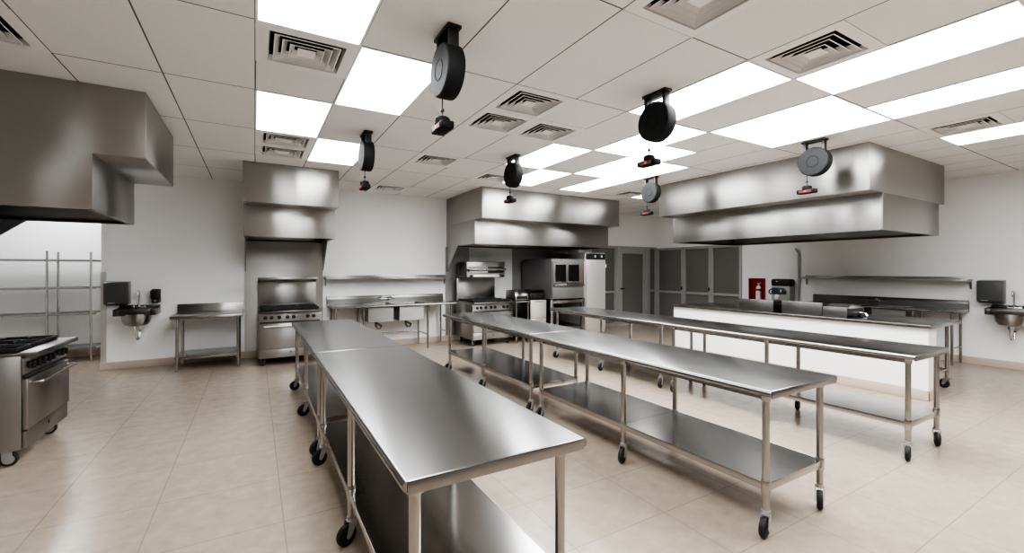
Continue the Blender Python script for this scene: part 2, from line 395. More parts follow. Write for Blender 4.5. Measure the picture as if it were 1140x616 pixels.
VL = ['large square vent below the top left bright panel', 'nearer of the two small paired vents in front of the tall narrow hood', 'farther of the two small paired vents in front of the tall narrow hood',
      'nearest of the three clustered vents in the middle of the ceiling', 'left vent of the three clustered vents in the middle of the ceiling', 'right vent of the three clustered vents in the middle of the ceiling',
      'vent between the clustered trio and the far left reel', 'small vent just left of the far middle reel above the centre hood', 'smallest vent above the wall shelf between the two far hoods',
      'vent cut off by the top frame edge right of centre', 'large vent left of the long bright strip near the top right', 'vent against the thin bright panel at the far right',
      'small distant vent left of the far right reel', 'vent cut off by the left frame edge above the left hood']
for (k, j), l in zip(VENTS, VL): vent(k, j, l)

# ------------------------------------------------------------------ cord reels
def make_reel():
    t = thing('cord_reel', 'x', 'cord reel', group='black cord reels hanging from the ceiling')
    b = MB().box(-0.045, 0.045, -0.125, 0.125, -0.022, -0.001, 0.003)
    for s in (-1, 1): b.box(-0.032, 0.032, s * 0.098 - 0.014, s * 0.098 + 0.014, -0.25, -0.02, 0.003)
    b.build('bracket', M['black'], t)
    zc = -0.25
    d = MB().lathe([(0, -0.058), (0.058, -0.058), (0.060, -0.055), (0.064, -0.055), (0.066, -0.058), (0.154, -0.058), (0.162, -0.052), (0.165, -0.04), (0.165, 0.04), (0.162, 0.052), (0.154, 0.058), (0, 0.058)], (0, 0, zc), 'x', 48)
    d.build('drum', M['matte'], t, 20)
    hub = MB().lathe([(0.060, -0.0582), (0.062, -0.0600), (0.066, -0.0600), (0.068, -0.0582)], (0, 0, zc), 'x', 40, cap=False)
    hub.build('hub_ring', M['reelring'], t)
    y = 0.085
    c = MB().tube([(0, y, zc - 0.13), (0, y, zc - 0.2), (0, y, zc - 0.268)], 0.0045, 8)
    co = c.build('cord', M['rubber'], t)
    MB().lathe([(0, -.014), (.010, -.010), (.014, 0), (.010, .010), (0, .014)], (0, y, zc - 0.218), 'z', 14).build('stopper', M['rubber'], co)
    o = MB().box(-0.045, 0.045, y - 0.100, y + 0.100, zc - 0.356, zc - 0.306, 0.012).lathe([(0.050, -0.310), (0.050, -0.276), (0.040, -0.264), (0, -0.264)], (0, y, zc + 0.0), 'z', 20)
    out = o.build('outlet', M['blackmatte'], t)
    MB().lathe([(0, -0.0485), (0.013, -0.0485), (0.013, -0.044), (0, -0.044)], (0, y + 0.0, zc - 0.331), 'x', 14).build('red_lamp', M['redlamp'], out)
    for a in (-0.055, 0.02): MB().box(-0.0475, -0.0445, y + a - 0.01, y + a + 0.045, zc - 0.348, zc - 0.318).build('socket_face', M['darkred'], out)
    return t
reel = make_reel()
RL = [(1.056, 2.62, 'nearest and largest black cord reel, above the left table row'), (1.062, 5.00, 'far black cord reel above the left table row'),
      (2.955, 2.61, 'near black cord reel above the middle table row'), (2.955, 5.02, 'far black cord reel above the middle table row, before the centre hood'),
      (5.63, 2.64, 'black cord reel hanging before the face of the right hood'), (5.56, 5.03, 'far black cord reel at the far end of the right hood')]
for i, (x, y, l) in enumerate(RL):
    r = reel if i == 0 else dup(reel, (x, y, CEIL))
    r.location = (x, y, CEIL); r['label'] = l

# ------------------------------------------------------------------ work tables on casters
TZ = 0.84
def caster(parent, x, y, ang, top=0.145, r=0.058):
    """swivel caster under a leg: fork + wheel, wheel axis turned by ang"""
    c, s = math.cos(ang), math.sin(ang)
    def P(u, v, z): return (x + c * u - s * v, y + s * u + c * v, z)     # u rolls forward, v along axle
    off = 0.03
    f = MB().cyl((x, y, top), (x, y, top - 0.018), 0.026, 16)
    for q in (-1, 1):
        v0, v1 = q * 0.022, q * 0.026
        pts = [(-0.024, top - 0.016), (0.026, top - 0.016), (off + 0.016, r - 0.004), (off, r - 0.016), (off - 0.016, r - 0.004)]
        A = [P(u, v0, z) for u, z in pts]; B = [P(u, v1, z) for u, z in pts]
        f.quad(*A); f.quad(*B[::-1])
        for i in range(5): f.quad(A[i], A[(i + 1) % 5], B[(i + 1) % 5], B[i])
    A = [P(-0.026, -0.026, top - 0.016), P(0.026, -0.026, top - 0.016), P(0.026, 0.026, top - 0.016), P(-0.026, 0.026, top - 0.016)]
    f.quad(*A)
    f.build('caster_fork', M['zinc'], parent)
    w = MB(); w.lathe([(0, -0.014), (0.034, -0.014), (0.036, -0.017), (r - 0.010, -0.017), (r - 0.002, -0.012), (r, -0.004), (r, 0.004), (r - 0.002, 0.012), (r - 0.010, 0.017), (0.036, 0.017), (0.034, 0.014), (0, 0.014)], (0, 0, 0), 'y', 28)
    mt = Matrix.Translation(P(off, 0, r)) @ Matrix.Rotation(ang, 4, 'Z')
    bmesh.ops.transform(w.bm, matrix=mt, verts=w.bm.verts[:])
    w.build('caster_wheel', M['rubber'], parent)

def make_table(L, legs_y, label, W=0.75, dx=-0.015, seed=1):
    """local: x centred, y from 0 (near end) to L"""
    rnd = random.Random(seed)
    t = thing('work_table', label, 'work table', group='long steel work tables on casters')
    h = W / 2; pr = []
    e = 0.019                                             # rolled side edges
    for i in range(9): a = R(90 - 180 * i / 8); pr.append((h - e + e * math.cos(a), TZ - e + e * math.sin(a)))
    pr += [(h - e, TZ - 0.030), (-h + e, TZ - 0.030)]
    for i in range(9): a = R(270 - 180 * i / 8); pr.append((-h + e + e * math.cos(a), TZ - e + e * math.sin(a)))
    tp = MB().prism(pr, 'y', 0, L, 0)
    tp.box(-h + 0.016, h - 0.016, -0.004, 0.010, TZ - 0.046, TZ + 0.0004, 0.004).box(-h + 0.016, h - 0.016, L - 0.010, L + 0.004, TZ - 0.046, TZ + 0.0004, 0.004)
    tp.build('table_top', M['top'], t)
    MB().box(-0.05, 0.05, 0.08, L - 0.08, TZ - 0.062, TZ - 0.030).box(-0.29 + dx, -0.27 + dx, 0.05, L - 0.05, TZ - 0.075, TZ - 0.030).box(0.27 + dx, 0.29 + dx, 0.05, L - 0.05, TZ - 0.075, TZ - 0.030).build('support_rail', M['leg'], t)
    sh = MB()
    y0, y1 = legs_y[0] - 0.015, legs_y[-1] + 0.015; ym = legs_y[1]
    for a, b in ((y0, ym - 0.0015), (ym + 0.0015, y1)):
        sh.box(-0.315 + dx, 0.315 + dx, a, b, 0.292, 0.300, 0.0)
    for s in (-1, 1): sh.box(min(s * .312, s * .318) + dx, max(s * .312, s * .318) + dx, y0, y1, 0.258, 0.3005, 0.0015)
    for yy in (y0, y1): sh.box(-0.315 + dx, 0.315 + dx, yy - 0.003, yy + 0.003, 0.258, 0.3005, 0.0015)
    sh.build('undershelf', M['shelf'], t)
    for y in legs_y:
        for s in (-1, 1):
            x = s * 0.30 + dx
            lg = MB().cyl((x, y, TZ - 0.035), (x, y, 0.145), 0.0195, 20).cyl((x, y, 0.318), (x, y, 0.238), 0.0245, 20, bev=0.003).cyl((x, y, TZ - 0.032), (x, y, TZ - 0.075), 0.030, 20, 0.024)
            lo = lg.build('leg', M['leg'], t)
            caster(lo, x, y, math.pi + rnd.choice([0.1, 0.25, 0.35, 0.2, 0.45]))
    return t
N_LEGS, F_LEGS = [0.06, 1.18, 2.33], [0.03, 1.15, 2.27]
near = make_table(2.49, N_LEGS, 'near steel work table of the left row, closest to the viewpoint', seed=3)
near.location = (0.775, 1.37, 0)
far = make_table(2.42, F_LEGS, 'far steel work table of the left row, in front of the tall narrow hood', seed=5)
far.location = (0.775, 3.88, 0)
dup(near, (2.825, 1.37, 0), label='near steel work table of the middle row, with a bright undershelf')
dup(far, (2.835, 3.88, 0), label='far steel work table of the middle row, in front of the centre hood range')
dup(near, (4.805, 1.37, 0), label='near steel work table of the right row, alongside the low white wall')
dup(far, (4.815, 3.88, 0), label='far steel work table of the right row, towards the glass door')

# ------------------------------------------------------------------ exhaust hoods
HB, HS = 2.0, 2.455
def canopy(t, x0, x1, y0, y1, open_back=None, filt='y'):
    """lower hood ring open underneath, with dark filters inside"""
    w = 0.014; m = MB()
    m.box(x0, x1, y0, y0 + w, HB, HS, 0.002).box(x0, x1, y1 - w, y1, HB, HS, 0.002)
    m.box(x0, x0 + w, y0 + w, y1 - w, HB, HS, 0.002).box(x1 - w, x1, y0 + w, y1 - w, HB, HS, 0.002)
    m.build('lower_canopy', M['hood'], t)
    f = MB(); a, b = x0 + w, x1 - w; c, d = y0 + w, y1 - w
    f.box(a, b, c, d, HB + 0.20, HB + 0.21)
    if filt == 'x':
        n = int((d - c) / 0.05)
        for i in range(n): f.box(a + 0.25, b - 0.25, c + i * (d - c) / n, c + i * (d - c) / n + 0.02, HB + 0.15, HB + 0.20)
    else:
        n = int((b - a) / 0.05)
        for i in range(n): f.box(a + i * (b - a) / n, a + i * (b - a) / n + 0.02, c + 0.25, d - 0.25, HB + 0.15, HB + 0.20)
    f.build('filter_bank', M['filter'], t)
    g = MB()
    g.box(a, b, c, c + 0.04, HB + 0.004, HB + 0.03).box(a, b, d - 0.04, d, HB + 0.004, HB + 0.03).box(a, a + 0.04, c + .04, d - .04, HB + 0.004, HB + 0.03).box(b - 0.04, b, c + .04, d - .04, HB + 0.004, HB + 0.03)
    g.build('grease_gutter', M['darksteel'], t)
def upper(t, x0, x1, y0, y1): MB().box(x0, x1, y0, y1, HS, CEIL - 0.002, 0.003).build('upper_canopy', M['hood'], t)

# left hood over the left range
t = thing('range_hood', 'big stepped steel hood over the left range, cut by the left frame edge', 'range hood')
upper(t, -2.595, -0.797, 4.79, 6.24); canopy(t, -2.595, -1.135, 4.79, 6.22, filt='x')
MB().prism([(-2.595, HB), (-1.135, HB), (-1.135, HS), (-0.797, HS), (-0.797, CEIL - 0.002), (-2.595, CEIL - 0.002)], 'y', 4.782, 4.7895, 0.0015).build('end_panel', M['hood'], t)
MB().prism([(-1.96, HB), (-2.594, HB), (-2.594, 1.47)], 'y', 6.204, 6.219).build('side_panel', M['hood'], t)
# hood over the back range
t = thing('range_hood', 'tall narrow stepped steel hood over the back left range', 'range hood')
upper(t, -0.143, 1.102, 7.09, YB - 0.003); canopy(t, -0.140, 1.095, 7.43, YB - 0.003)
for x in (-0.140, 1.081): MB().prism([(8.25, HB), (YB - 0.018, HB), (YB - 0.018, 1.50)], 'x', x, x + 0.014).build('side_panel', M['hood'], t)
MB().box(-0.150, 1.085, YB - 0.015, YB - 0.003, 0.118, HB).build('back_panel', M['steel'], t)
# centre hood
t = thing('range_hood', 'wide stepped steel hood over the ovens in the centre back', 'range hood')
upper(t, 3.53, 6.86, 7.10, YB - 0.003); canopy(t, 3.53, 6.82, 7.40, YB - 0.003)
MB().prism([(8.20, HB), (YB - 0.018, HB), (YB - 0.018, 1.46)], 'x', 3.53, 3.544).build('side_panel', M['hood'], t)
MB().box(3.50, 4.05, YB - 0.015, YB - 0.003, 0.118, HB).build('back_panel', M['panel'], t)
MB().box(5.14, 6.84, YB - 0.015, YB - 0.003, 0.118, HB).build('back_panel', M['panel'], t)
MB().box(4.05, 5.14, YB - 0.012, YB - 0.003, 0.118, HB).build('light_back_panel', M['cream'], t)['label'] = 'pale wall panel under the centre hood'
# right island hood
t = thing('range_hood', 'long stepped steel island hood hanging over the counter at right', 'range hood')
upper(t, 6.225, 8.62, 2.335, 5.44); canopy(t, 6.585, 8.42, 2.337, 5.438, filt='x')

# ------------------------------------------------------------------ gas ranges
def make_range(label, back='shelf'):
    """local: front face y=0, back +y, x centred, floor z=0"""
    t = thing('gas_range', label, 'gas range', group='steel six burner ranges')
    h = 0.45
    MB().box(-h, h, 0, 0.84, 0.125, 0.845, 0.004).build('body', M['steel'], t)
    # cooktop with landing ledge
    MB().prism([(-0.095, 0.842), (-0.095, 0.862), (-0.085, 0.872), (0.84, 0.872), (0.84, 0.846), (0.0, 0.846), (-0.03, 0.835), (-0.085, 0.835)], 'x', -h, h, 0.002).build('cooktop', M['midsteel'], t)
    MB().box(-h + 0.03, h - 0.03, 0.05, 0.74, 0.8725, 0.876).build('burner_well', M['void'], t)
    for i in range(3):
        for j in range(2):
            cx, cy = -0.28 + 0.28 * i, 0.21 + 0.345 * j
            g = MB(); a = 0.133; b_ = 0.165
            for s in (-1, 1):
                g.box(cx + s * a - .008, cx + s * a + .008, cy - b_, cy + b_, 0.878, 0.905, 0.002); g.box(cx - a, cx + a, cy + s * b_ - .008, cy + s * b_ + .008, 0.878, 0.905, 0.002)
            for k in range(8):
                an = R(45 * k); g.cyl((cx + .04 * math.cos(an), cy + .04 * math.sin(an), .897), (cx + (.13 if k % 2 == 0 else .17) * math.cos(an), cy + (.155 if k % 2 == 0 else .17) * math.sin(an), .897), 0.007, 6)
            g.lathe([(0.045, 0.876), (0.045, 0.886), (0.03, 0.890), (0, 0.890)], (cx, cy, 0), 'z', 16)
            g.build('grate', M['iron'], t)
    cp = MB().box(-h + 0.004, h - 0.004, -0.012, -0.001, 0.70, 0.832, 0.003).build('control_panel', M['steel'], t)
    for fx in (.107, .2, .32, .45, .55, .775, .875):
        x = -h + 2 * h * fx
        MB().cyl((x, -0.013, 0.762), (x, -0.030, 0.762), 0.030, 20, 0.027, 0.003).box(x - 0.005, x + 0.005, -0.052, -0.028, 0.735, 0.789, 0.002).build('knob', M['black'], cp)
    MB().box(-h + 0.02, h - 0.02, -0.010, -0.001, 0.672, 0.693).build('vent_slot', M['void'], t)
    dr = MB().box(-h + 0.012, h - 0.012, -0.034, -0.001, 0.272, 0.664, 0.005).build('oven_door', M['steel'], t)
    hd = MB().tube([(-h + 0.07, -0.034, 0.628), (-h + 0.07, -0.085, 0.628), (-h + 0.075, -0.092, 0.628), (h - 0.075, -0.092, 0.628), (h - 0.07, -0.085, 0.628), (h - 0.07, -0.034, 0.628)], 0.0125, 12)
    hd.build('handle', M['leg'], dr)
    kp = MB().box(-h + 0.012, h - 0.012, -0.022, -0.001, 0.130, 0.262, 0.004).build('kick_panel', M['steel'], t)
    MB().box(-0.01, 0.01, -0.026, -0.0215, 0.195, 0.225, 0.001).build('badge', M['darksteel'], kp)
    for sx in (-1, 1):
        for y in (0.10, 0.74):
            r = 0.052; x = sx * (h - 0.065)
            w = MB().lathe([(0.034, -0.017), (r - .008, -0.018), (r, -0.008), (r, 0.008), (r - .008, 0.018), (0.034, 0.017)], (x, y - 0.015, r), 'x', 24)
            wo = w.build('caster_wheel', M['rubber'], t)
            MB().lathe([(0, -0.0185), (0.036, -0.0185), (0.036, 0.0185), (0, 0.0185)], (x, y - 0.015, r), 'x', 24).box(x - 0.028, x - 0.022, y - 0.04, y + 0.02, r, 0.126, 0.002).box(x + 0.022, x + 0.028, y - 0.04, y + 0.02, r, 0.126, 0.002).box(x - 0.04, x + 0.04, y - 0.045, y + 0.035, 0.118, 0.1245, 0.001).build('caster_fork', M['zinc'], wo)
    top = 1.34
    bg = MB().box(-h, h, 0.76, 0.80, 0.874, top, 0.002).prism([(0.70, 0.874), (0.76, 0.874), (0.76, 0.93)], 'x', -h + 0.02, h - 0.02).build('backguard', M['steel'], t)
    if back == 'shelf':
        MB().box(-h - 0.005, h + 0.005, 0.50, 0.80, 1.345, 1.362, 0.002).box(-h - 0.005, h + 0.005, 0.496, 0.51, 1.345, 1.385, 0.003).prism([(0.76, 1.30), (0.76, 1.345), (0.56, 1.345)], 'x', -h, -h + 0.012).prism([(0.76, 1.30), (0.76, 1.345), (0.56, 1.345)], 'x', h - 0.012, h).build('high_shelf', M['steel'], t)
    return t
rg = make_range('steel gas range under the tall narrow hood at the back')
rg.location = (0.495, 7.86, 0)
dup(rg, (-1.55, 5.27, 0), 90, 'steel gas range at the left frame edge, turned side-on')
rg3 = make_range('steel gas range under the centre hood, below the salamander broiler', None)
rg3.location = (4.13, 7.83, 0)
# salamander broiler above the centre range
t = thing('salamander_broiler', 'steel salamander broiler above the range under the centre hood', 'broiler', (4.16, 8.17, 0))
MB().prism([(0.0, 1.36), (0.0, 1.672), (0.02, 1.685), (0.44, 1.685), (0.44, 1.355), (0.02, 1.355)], 'x', -0.44, 0.44, 0.003).build('body', M['steel'], t)
MB().box(-0.41, 0.39, -0.004, -0.0005, 1.545, 1.575).box(-0.41, 0.39, -0.004, -0.0005, 1.445, 1.495).build('slot', M['void'], t)
MB().box(-0.40, 0.03, -0.008, -0.0045, 1.55, 1.57).box(-0.40, 0.03, -0.008, -0.0045, 1.45, 1.49).build('burner_screen', M['grey'], t)
MB().tube([(-0.43, -0.002, 1.52), (-0.43, -0.05, 1.52), (0.43, -0.05, 1.52), (0.43, -0.002, 1.52)], 0.011, 10).build('handle', M['chrome'], t)
for x, z in ((-0.42, 1.508), (0.42, 1.52), (-0.36, 1.385), (0.36, 1.382)): MB().cyl((x, -0.001, z), (x, -0.055, z), 0.024, 16, bev=0.003).build('knob', M['black'], t)
MB().box(-0.30, 0.30, -0.012, -0.0005, 1.36, 1.41, 0.003).build('drip_tray', M['alu'], t)
MB().box(-0.4405, -0.438, 0.04, 0.40, 1.39, 1.65).build('side_vent', M['darksteel'], t)

# ------------------------------------------------------------------ tables against the walls
def foot_leg(mb, x, y, ztop, r=0.02):
    return mb.cyl((x, y, ztop), (x, y, 0.06), r, 16).cyl((x, y, 0.06), (x, y, 0.012), r * 0.8, 16, r * 0.95).cyl((x, y, 0.012), (x, y, 0.0005), r * 0.95, 16, r * 0.6)
# plain work table at the left of the back wall
t = thing('wall_table', 'small steel work table with backsplash against the back wall, right of the left hand sink', 'work table', (-0.615, 8.40, 0))
MB().box(-0.455, 0.455, -0.40, 0.385, 0.792, 0.832, 0.008).build('table_top', M['steel'], t)
MB().prism([(0.345, 0.8315), (0.352, 0.875), (0.360, 0.962), (0.393, 0.962), (0.393, 0.8315)], 'x', -0.452, 0.452, 0.002).build('backsplash', M['steel'], t)
MB().box(-0.40, 0.40, -0.34, 0.33, 0.212, 0.222, 0.001).box(-0.40, 0.40, -0.346, -0.338, 0.185, 0.222, 0.001).box(-0.40, 0.40, 0.328, 0.335, 0.185, 0.222, 0.001).build('undershelf', M['shelf'], t)
MB().box(-0.38, 0.38, -0.03, 0.03, 0.760, 0.791).box(-0.3, 0.3, -0.33, -0.31, 0.762, 0.791).build('support_rail', M['leg'], t)
for x in (-0.375, 0.39):
    for y in (-0.335, 0.30): foot_leg(MB(), x, y, 0.80).build('leg', M['leg'], t)

def sink_table(label, loc, rz, D, splash='midsteel'):
    """local: wall at y=0, front at -D, x from -L/2..L/2; two bowls towards the right end"""
    L = 2.29; h = L / 2; z = 0.875
    t = thing('sink_table', label, 'sink table', loc, rz, group='two bowl steel sink tables')
    b0 = [(h - 1.12, h - 0.64), (h - 1.68, h - 1.22)]           # bowl x spans
    yb0, yb1 = -D + 0.05, -0.14                                  # bowl y span
    tp = MB(); xs = sorted([-h, h] + [v for s in b0 for v in s])
    for a, b in zip(xs, xs[1:]):
        if any(abs(a - s[0]) < 1e-6 for s in b0):
            tp.box(a, b, -D, yb0, z - 0.04, z, 0.0).box(a, b, yb1, -0.03, z - 0.04, z, 0.0)
        else: tp.box(a, b, -D, -0.03, z - 0.04, z, 0.0)
    tp.cyl((-h, -D, z - 0.02), (h, -D, z - 0.02), 0.02, 16)
    tp.build('table_top', M['top'], t)
    MB().prism([(-0.045, z), (-0.04, z + 0.09), (-0.028, z + 0.138), (-0.004, z + 0.138), (-0.004, z - 0.04), (-0.045, z - 0.04)], 'x', -h, h, 0.002).build('backsplash', M[splash], t)
    for a, b in b0:
        w = 0.006; o = MB()
        o.box(a, b, yb0, yb0 + w, z - 0.30, z - 0.002).box(a, b, yb1 - w, yb1, z - 0.30, z - 0.002).box(a, a + w, yb0, yb1, z - 0.30, z - 0.002).box(b - w, b, yb0, yb1, z - 0.30, z - 0.002).box(a, b, yb0, yb1, z - 0.31, z - 0.30)
        bo = o.build('sink_bowl', M['steel'], t)
        cx, cy = (a + b) / 2 - 0.03, (yb0 + yb1) / 2
        MB().cyl((cx, cy, z - 0.31), (cx, cy, z - 0.36), 0.035, 16).tube([(cx, cy, z - 0.34), (cx, cy, z - 0.42), (cx + .03, cy, z - 0.46), (cx + .08, cy, z - 0.46), (cx + .1, cy, z - 0.42), (cx + .1, -0.03, z - 0.40)], 0.018, 10).build('drain_pipe', M['darksteel'], bo)
    for x in (-h + 0.07, -h + 0.54, h - 0.56, h - 0.08):
        for y in (-D + 0.07, -0.10): foot_leg(MB(), x, y, z - 0.03, 0.019).build('leg', M['leg'], t)
    MB().cyl((-h + .54, -0.10, 0.27), (h - .56, -0.10, 0.27), 0.013, 12).cyl((h - .56, -D + .07, 0.27), (h - .56, -0.10, 0.27), 0.013, 12).cyl((-h + .54, -D + .07, 0.27), (-h + .54, -0.10, 0.27), 0.013, 12).cyl((h - .08, -D + .07, 0.27), (h - .08, -0.10, 0.27), 0.013, 12).cyl((-h + .07, -D + .07, 0.27), (-h + .07, -0.10, 0.27), 0.013, 12).build('cross_rail', M['leg'], t)
    fx = h - 1.22
    f = MB().cyl((fx - 0.10, -0.045, z + .07), (fx - 0.10, -0.085, z + .07), 0.018, 12).cyl((fx + 0.10, -0.045, z + .07), (fx + 0.10, -0.085, z + .07), 0.018, 12).cyl((fx - .10, -0.085, z + .07), (fx + .10, -0.085, z + .07), 0.015, 12)
    f.tube([(fx, -0.085, z + .07), (fx, -0.10, z + .10), (fx + .04, -0.14, z + .105), (fx + .12, -0.24, z + .085), (fx + .125, -0.25, z + .06)], 0.010, 10)
    fo = f.build('faucet', M['chrome'], t)
    for s in (-1, 1): MB().cyl((fx + s * .10, -0.085, z + .085), (fx + s * .10, -0.085, z + .115), 0.012, 10).box(fx + s * .10 - .008, fx + s * .10 + .008, -0.14, -0.08, z + .112, z + .122, 0.003).build('tap_handle', M['darksteel'], fo)
    return t
sink_table('two bowl steel sink table on the back wall between the two far hoods', (2.29, YB - 0.001, 0), 0, 0.74)
sink_table('two bowl steel sink table on the right wall under the long shelf', (XR - 0.001, 3.545, 0), -90, 0.56, 'darksteel')

def wall_shelf(label, L, D, loc, rz):
    t = thing('wall_shelf', label, 'wall shelf', loc, rz)
    MB().box(-L / 2, L / 2, -D, -0.004, 0.004, 0.012, 0.001).box(-L / 2, L / 2, -D, -D + 0.012, -0.026, 0.012, 0.004).box(-L / 2, L / 2, -0.014, -0.003, 0.0, 0.045, 0.001).build('shelf_board', M['steel'], t)
    n = 2
    for i in range(n):
        x = -L / 2 + 0.03 + i * (L - 0.06) / (n - 1)
        MB().prism([(-0.003, 0.004), (-D + 0.03, 0.004), (-D + 0.03, -0.010), (-0.06, -0.030), (-0.024, -0.15), (-0.003, -0.15)], 'x', x - 0.009, x + 0.009).build('bracket', M['steel'], t)
    return t
wall_shelf('long thin steel wall shelf above the back wall sink table', 2.40, 0.33, (2.30, YB - 0.001, 1.362), 0)
wall_shelf('long steel wall shelf on the right wall above the sink table', 2.50, 0.30, (XR - 0.001, 3.60, 1.352), -90)

# ------------------------------------------------------------------ hand sinks and dispensers
def hand_sink(label, loc, rz):
    t = thing('hand_sink', label, 'hand sink', loc, rz, group='small wall hung hand sinks')
    z0, z1 = 0.835, 0.925; a, D = 0.245, 0.40; ix, iy0, iy1 = 0.18, -0.355, -0.12
    m = MB()
    m.box(-a, -ix, -D, -0.002, z0, z1, 0.004).box(ix, a, -D, -0.002, z0, z1, 0.004).box(-ix, ix, -D, iy0, z0, z1, 0.004).box(-ix, ix, iy1, -0.002, z0, z1, 0.004)
    m.build('rim', M['darksteel'], t)
    m = MB().box(-a, a, -0.016, -0.002, z1 - 0.002, z1 + 0.044, 0.003)
    for s in (-1, 1): m.prism([(-0.016, z1 - .002), (-0.016, z1 + .042), (-0.10, z1 + .01), (-D, z1 + .004), (-D, z1 - .002)], 'x', min(s * a, s * (a - .008)), max(s * a, s * (a - .008)))
    m.build('splash_guard', M['darksteel'], t)
    pr = [(1.0, 0.0), (0.99, -0.06), (0.93, -0.12), (0.78, -0.165), (0.5, -0.185), (0.16, -0.19), (0.0, -0.19)]
    MB().lathe([(r * 0.176, h) for r, h in pr], (0, (iy0 + iy1) / 2 - 0.03, z0 + 0.02), 'z', 32, 1.0, 0.95, cap=False).build('bowl', M['steel'], t)
    cy = (iy0 + iy1) / 2 - 0.03
    MB().cyl((0, cy, z0 - 0.165), (0, cy, z0 - 0.21), 0.034, 16).tube([(0, cy, z0 - 0.19), (0, cy, z0 - 0.32), (0.004, cy + .02, z0 - 0.365), (0.012, cy + .06, z0 - 0.375), (0.02, cy + .09, z0 - 0.34), (0.02, cy + .10, z0 - 0.27), (0.02, cy + .13, z0 - .25), (0.02, 0.0, z0 - 0.25)], 0.019, 12).build('drain_trap', M['chrome'], t)
    f = MB().box(-0.085, 0.085, -0.105, -0.055, z1, z1 + 0.022, 0.006).cyl((0, -0.08, z1 + .02), (0, -0.08, z1 + .06), 0.017, 14)
    f.tube([(0, -0.08, z1 + .05), (0, -0.08, z1 + .22)] + [(0, -0.08 - 0.05 + 0.05 * math.cos(R(q)), z1 + .22 + 0.05 * math.sin(R(q))) for q in range(20, 181, 20)] + [(0, -0.182, z1 + .18)], 0.010, 12)
    fo = f.build('faucet', M['chrome'], t)
    for s in (-1, 1): MB().cyl((s * .068, -0.08, z1 + .02), (s * .068, -0.08, z1 + .05), 0.015, 12).box(s * .068 - .008, s * .068 + .008, -0.13, -0.07, z1 + .047, z1 + .06, 0.003).build('tap_handle', M['chrome'], fo)
    return t
hand_sink('wall hung steel hand sink on the back wall at left', (-1.53, YB - 0.001, 0), 0)
hand_sink('wall hung steel hand sink at the right frame edge', (XR - 0.001, 1.90, 0), -90)
def towel_box(label, loc, rz):
    t = thing('paper_towel_dispenser', label, 'paper towel dispenser', loc, rz, group='square dark paper towel dispensers')
    MB().box(-0.142, 0.142, -0.02, -0.002, -0.172, 0.175, 0.006).build('back_plate', M['grey'], t)
    MB().prism([(-0.02, -0.172), (-0.02, 0.174), (-0.175, 0.165), (-0.19, 0.15), (-0.19, -0.14), (-0.18, -0.165)], 'x', -0.14, 0.14, 0.008).build('cover', M['smoke'], t)
    MB().box(-0.12, 0.12, -0.175, -0.06, -0.182, -0.172, 0.002).build('dispensing_slot', M['black'], t)
    MB().box(-0.09, -0.01, -0.1935, -0.1895, -0.150, -0.140).build('trim_bar', M['grey'], t)
    return t
towel_box('dark square paper towel dispenser left of the back wall hand sink faucet', (-1.785, YB - 0.001, 1.162), 0)
towel_box('dark square paper towel dispenser on the right wall above the right hand sink', (XR - 0.001, 2.14, 1.18), -90)
t = thing('soap_dispenser', 'small black rounded soap dispenser on the back wall, right of the hand sink faucet', 'soap dispenser', (-1.338, YB - 0.001, 1.105))
MB().box(-0.058, 0.058, -0.022, -0.002, -0.105, 0.105, 0.012, 3).build('back_plate', M['black'], t)
MB().box(-0.062, 0.062, -0.11, -0.015, -0.06, 0.108, 0.04, 5).build('tank_cover', M['black'], t)
MB().box(-0.050, 0.050, -0.10, -0.02, -0.108, -0.05, 0.016, 3).build('push_bar', M['black'], t)
MB().cyl((0, -0.099, -0.075), (0, -0.103, -0.075), 0.012, 16).build('round_mark', M['grey'], t)

# ------------------------------------------------------------------ recess shelving
def shelf_unit(name, label, x0, x1, posts):
    y0, y1 = 9.82, 10.28
    t = thing(name, label, 'shelving unit', ((x0 + x1) / 2, 10.05, 0), group='open post shelving in the recess')
    h = (x1 - x0) / 2
    for z in (0.235, 0.80, 1.225, 1.68):
        s = MB().box(-h, h, -0.23, 0.23, z - 0.006, z, 0.0).box(-h, h, -0.235, -0.227, z - 0.028, z + 0.002, 0.001).box(-h, h, 0.227, 0.235, z - 0.028, z + 0.002, 0.001)
        s.build('shelf', M['panel'], t)
    for x, y in posts:
        foot_leg(MB(), x - (x0 + x1) / 2, y, 1.815, 0.0165).build('post', M['leg'], t)
    return t
shelf_unit('shelving_unit', 'open steel shelving unit in the recess, right of the double posts', -2.88, -2.28, ((-2.868, -0.23), (-2.868, 0.23), (-2.347, -0.23), (-2.295, 0.23)))
shelf_unit('shelving_unit', 'open steel shelving at the left frame edge of the recess', -3.78, -2.888, ((-3.765, -0.23), (-3.765, 0.23)))

# ------------------------------------------------------------------ equipment under the centre hood
t = thing('equipment_stand', 'small steel stand carrying the toaster under the centre hood', 'equipment stand', (4.765, 8.05, 0))
MB().box(-0.165, 0.165, -0.35, 0.35, 0.838, 0.868, 0.004).build('stand_top', M['steel'], t)
MB().box(-0.15, 0.15, -0.32, 0.32, 0.20, 0.21).build('shelf', M['darksteel'], t)
for x in (-0.14, 0.14):
    for y in (-0.32, 0.32): foot_leg(MB(), x, y, 0.84, 0.017).build('leg', M['leg'], t)
t = thing('conveyor_toaster', 'rounded steel toaster on the small stand left of the drawer unit', 'toaster', (4.765, 7.93, 0.868))
MB().prism([(-0.20, 0.02), (-0.21, 0.08), (-0.19, 0.15), (-0.13, 0.195), (0.0, 0.21), (0.2, 0.21), (0.2, 0.02)], 'x', -0.165, 0.15, 0.012).build('body', M['steel'], t)
MB().box(-0.135, 0.12, -0.2135, -0.17, 0.045, 0.10).build('mouth', M['void'], t)
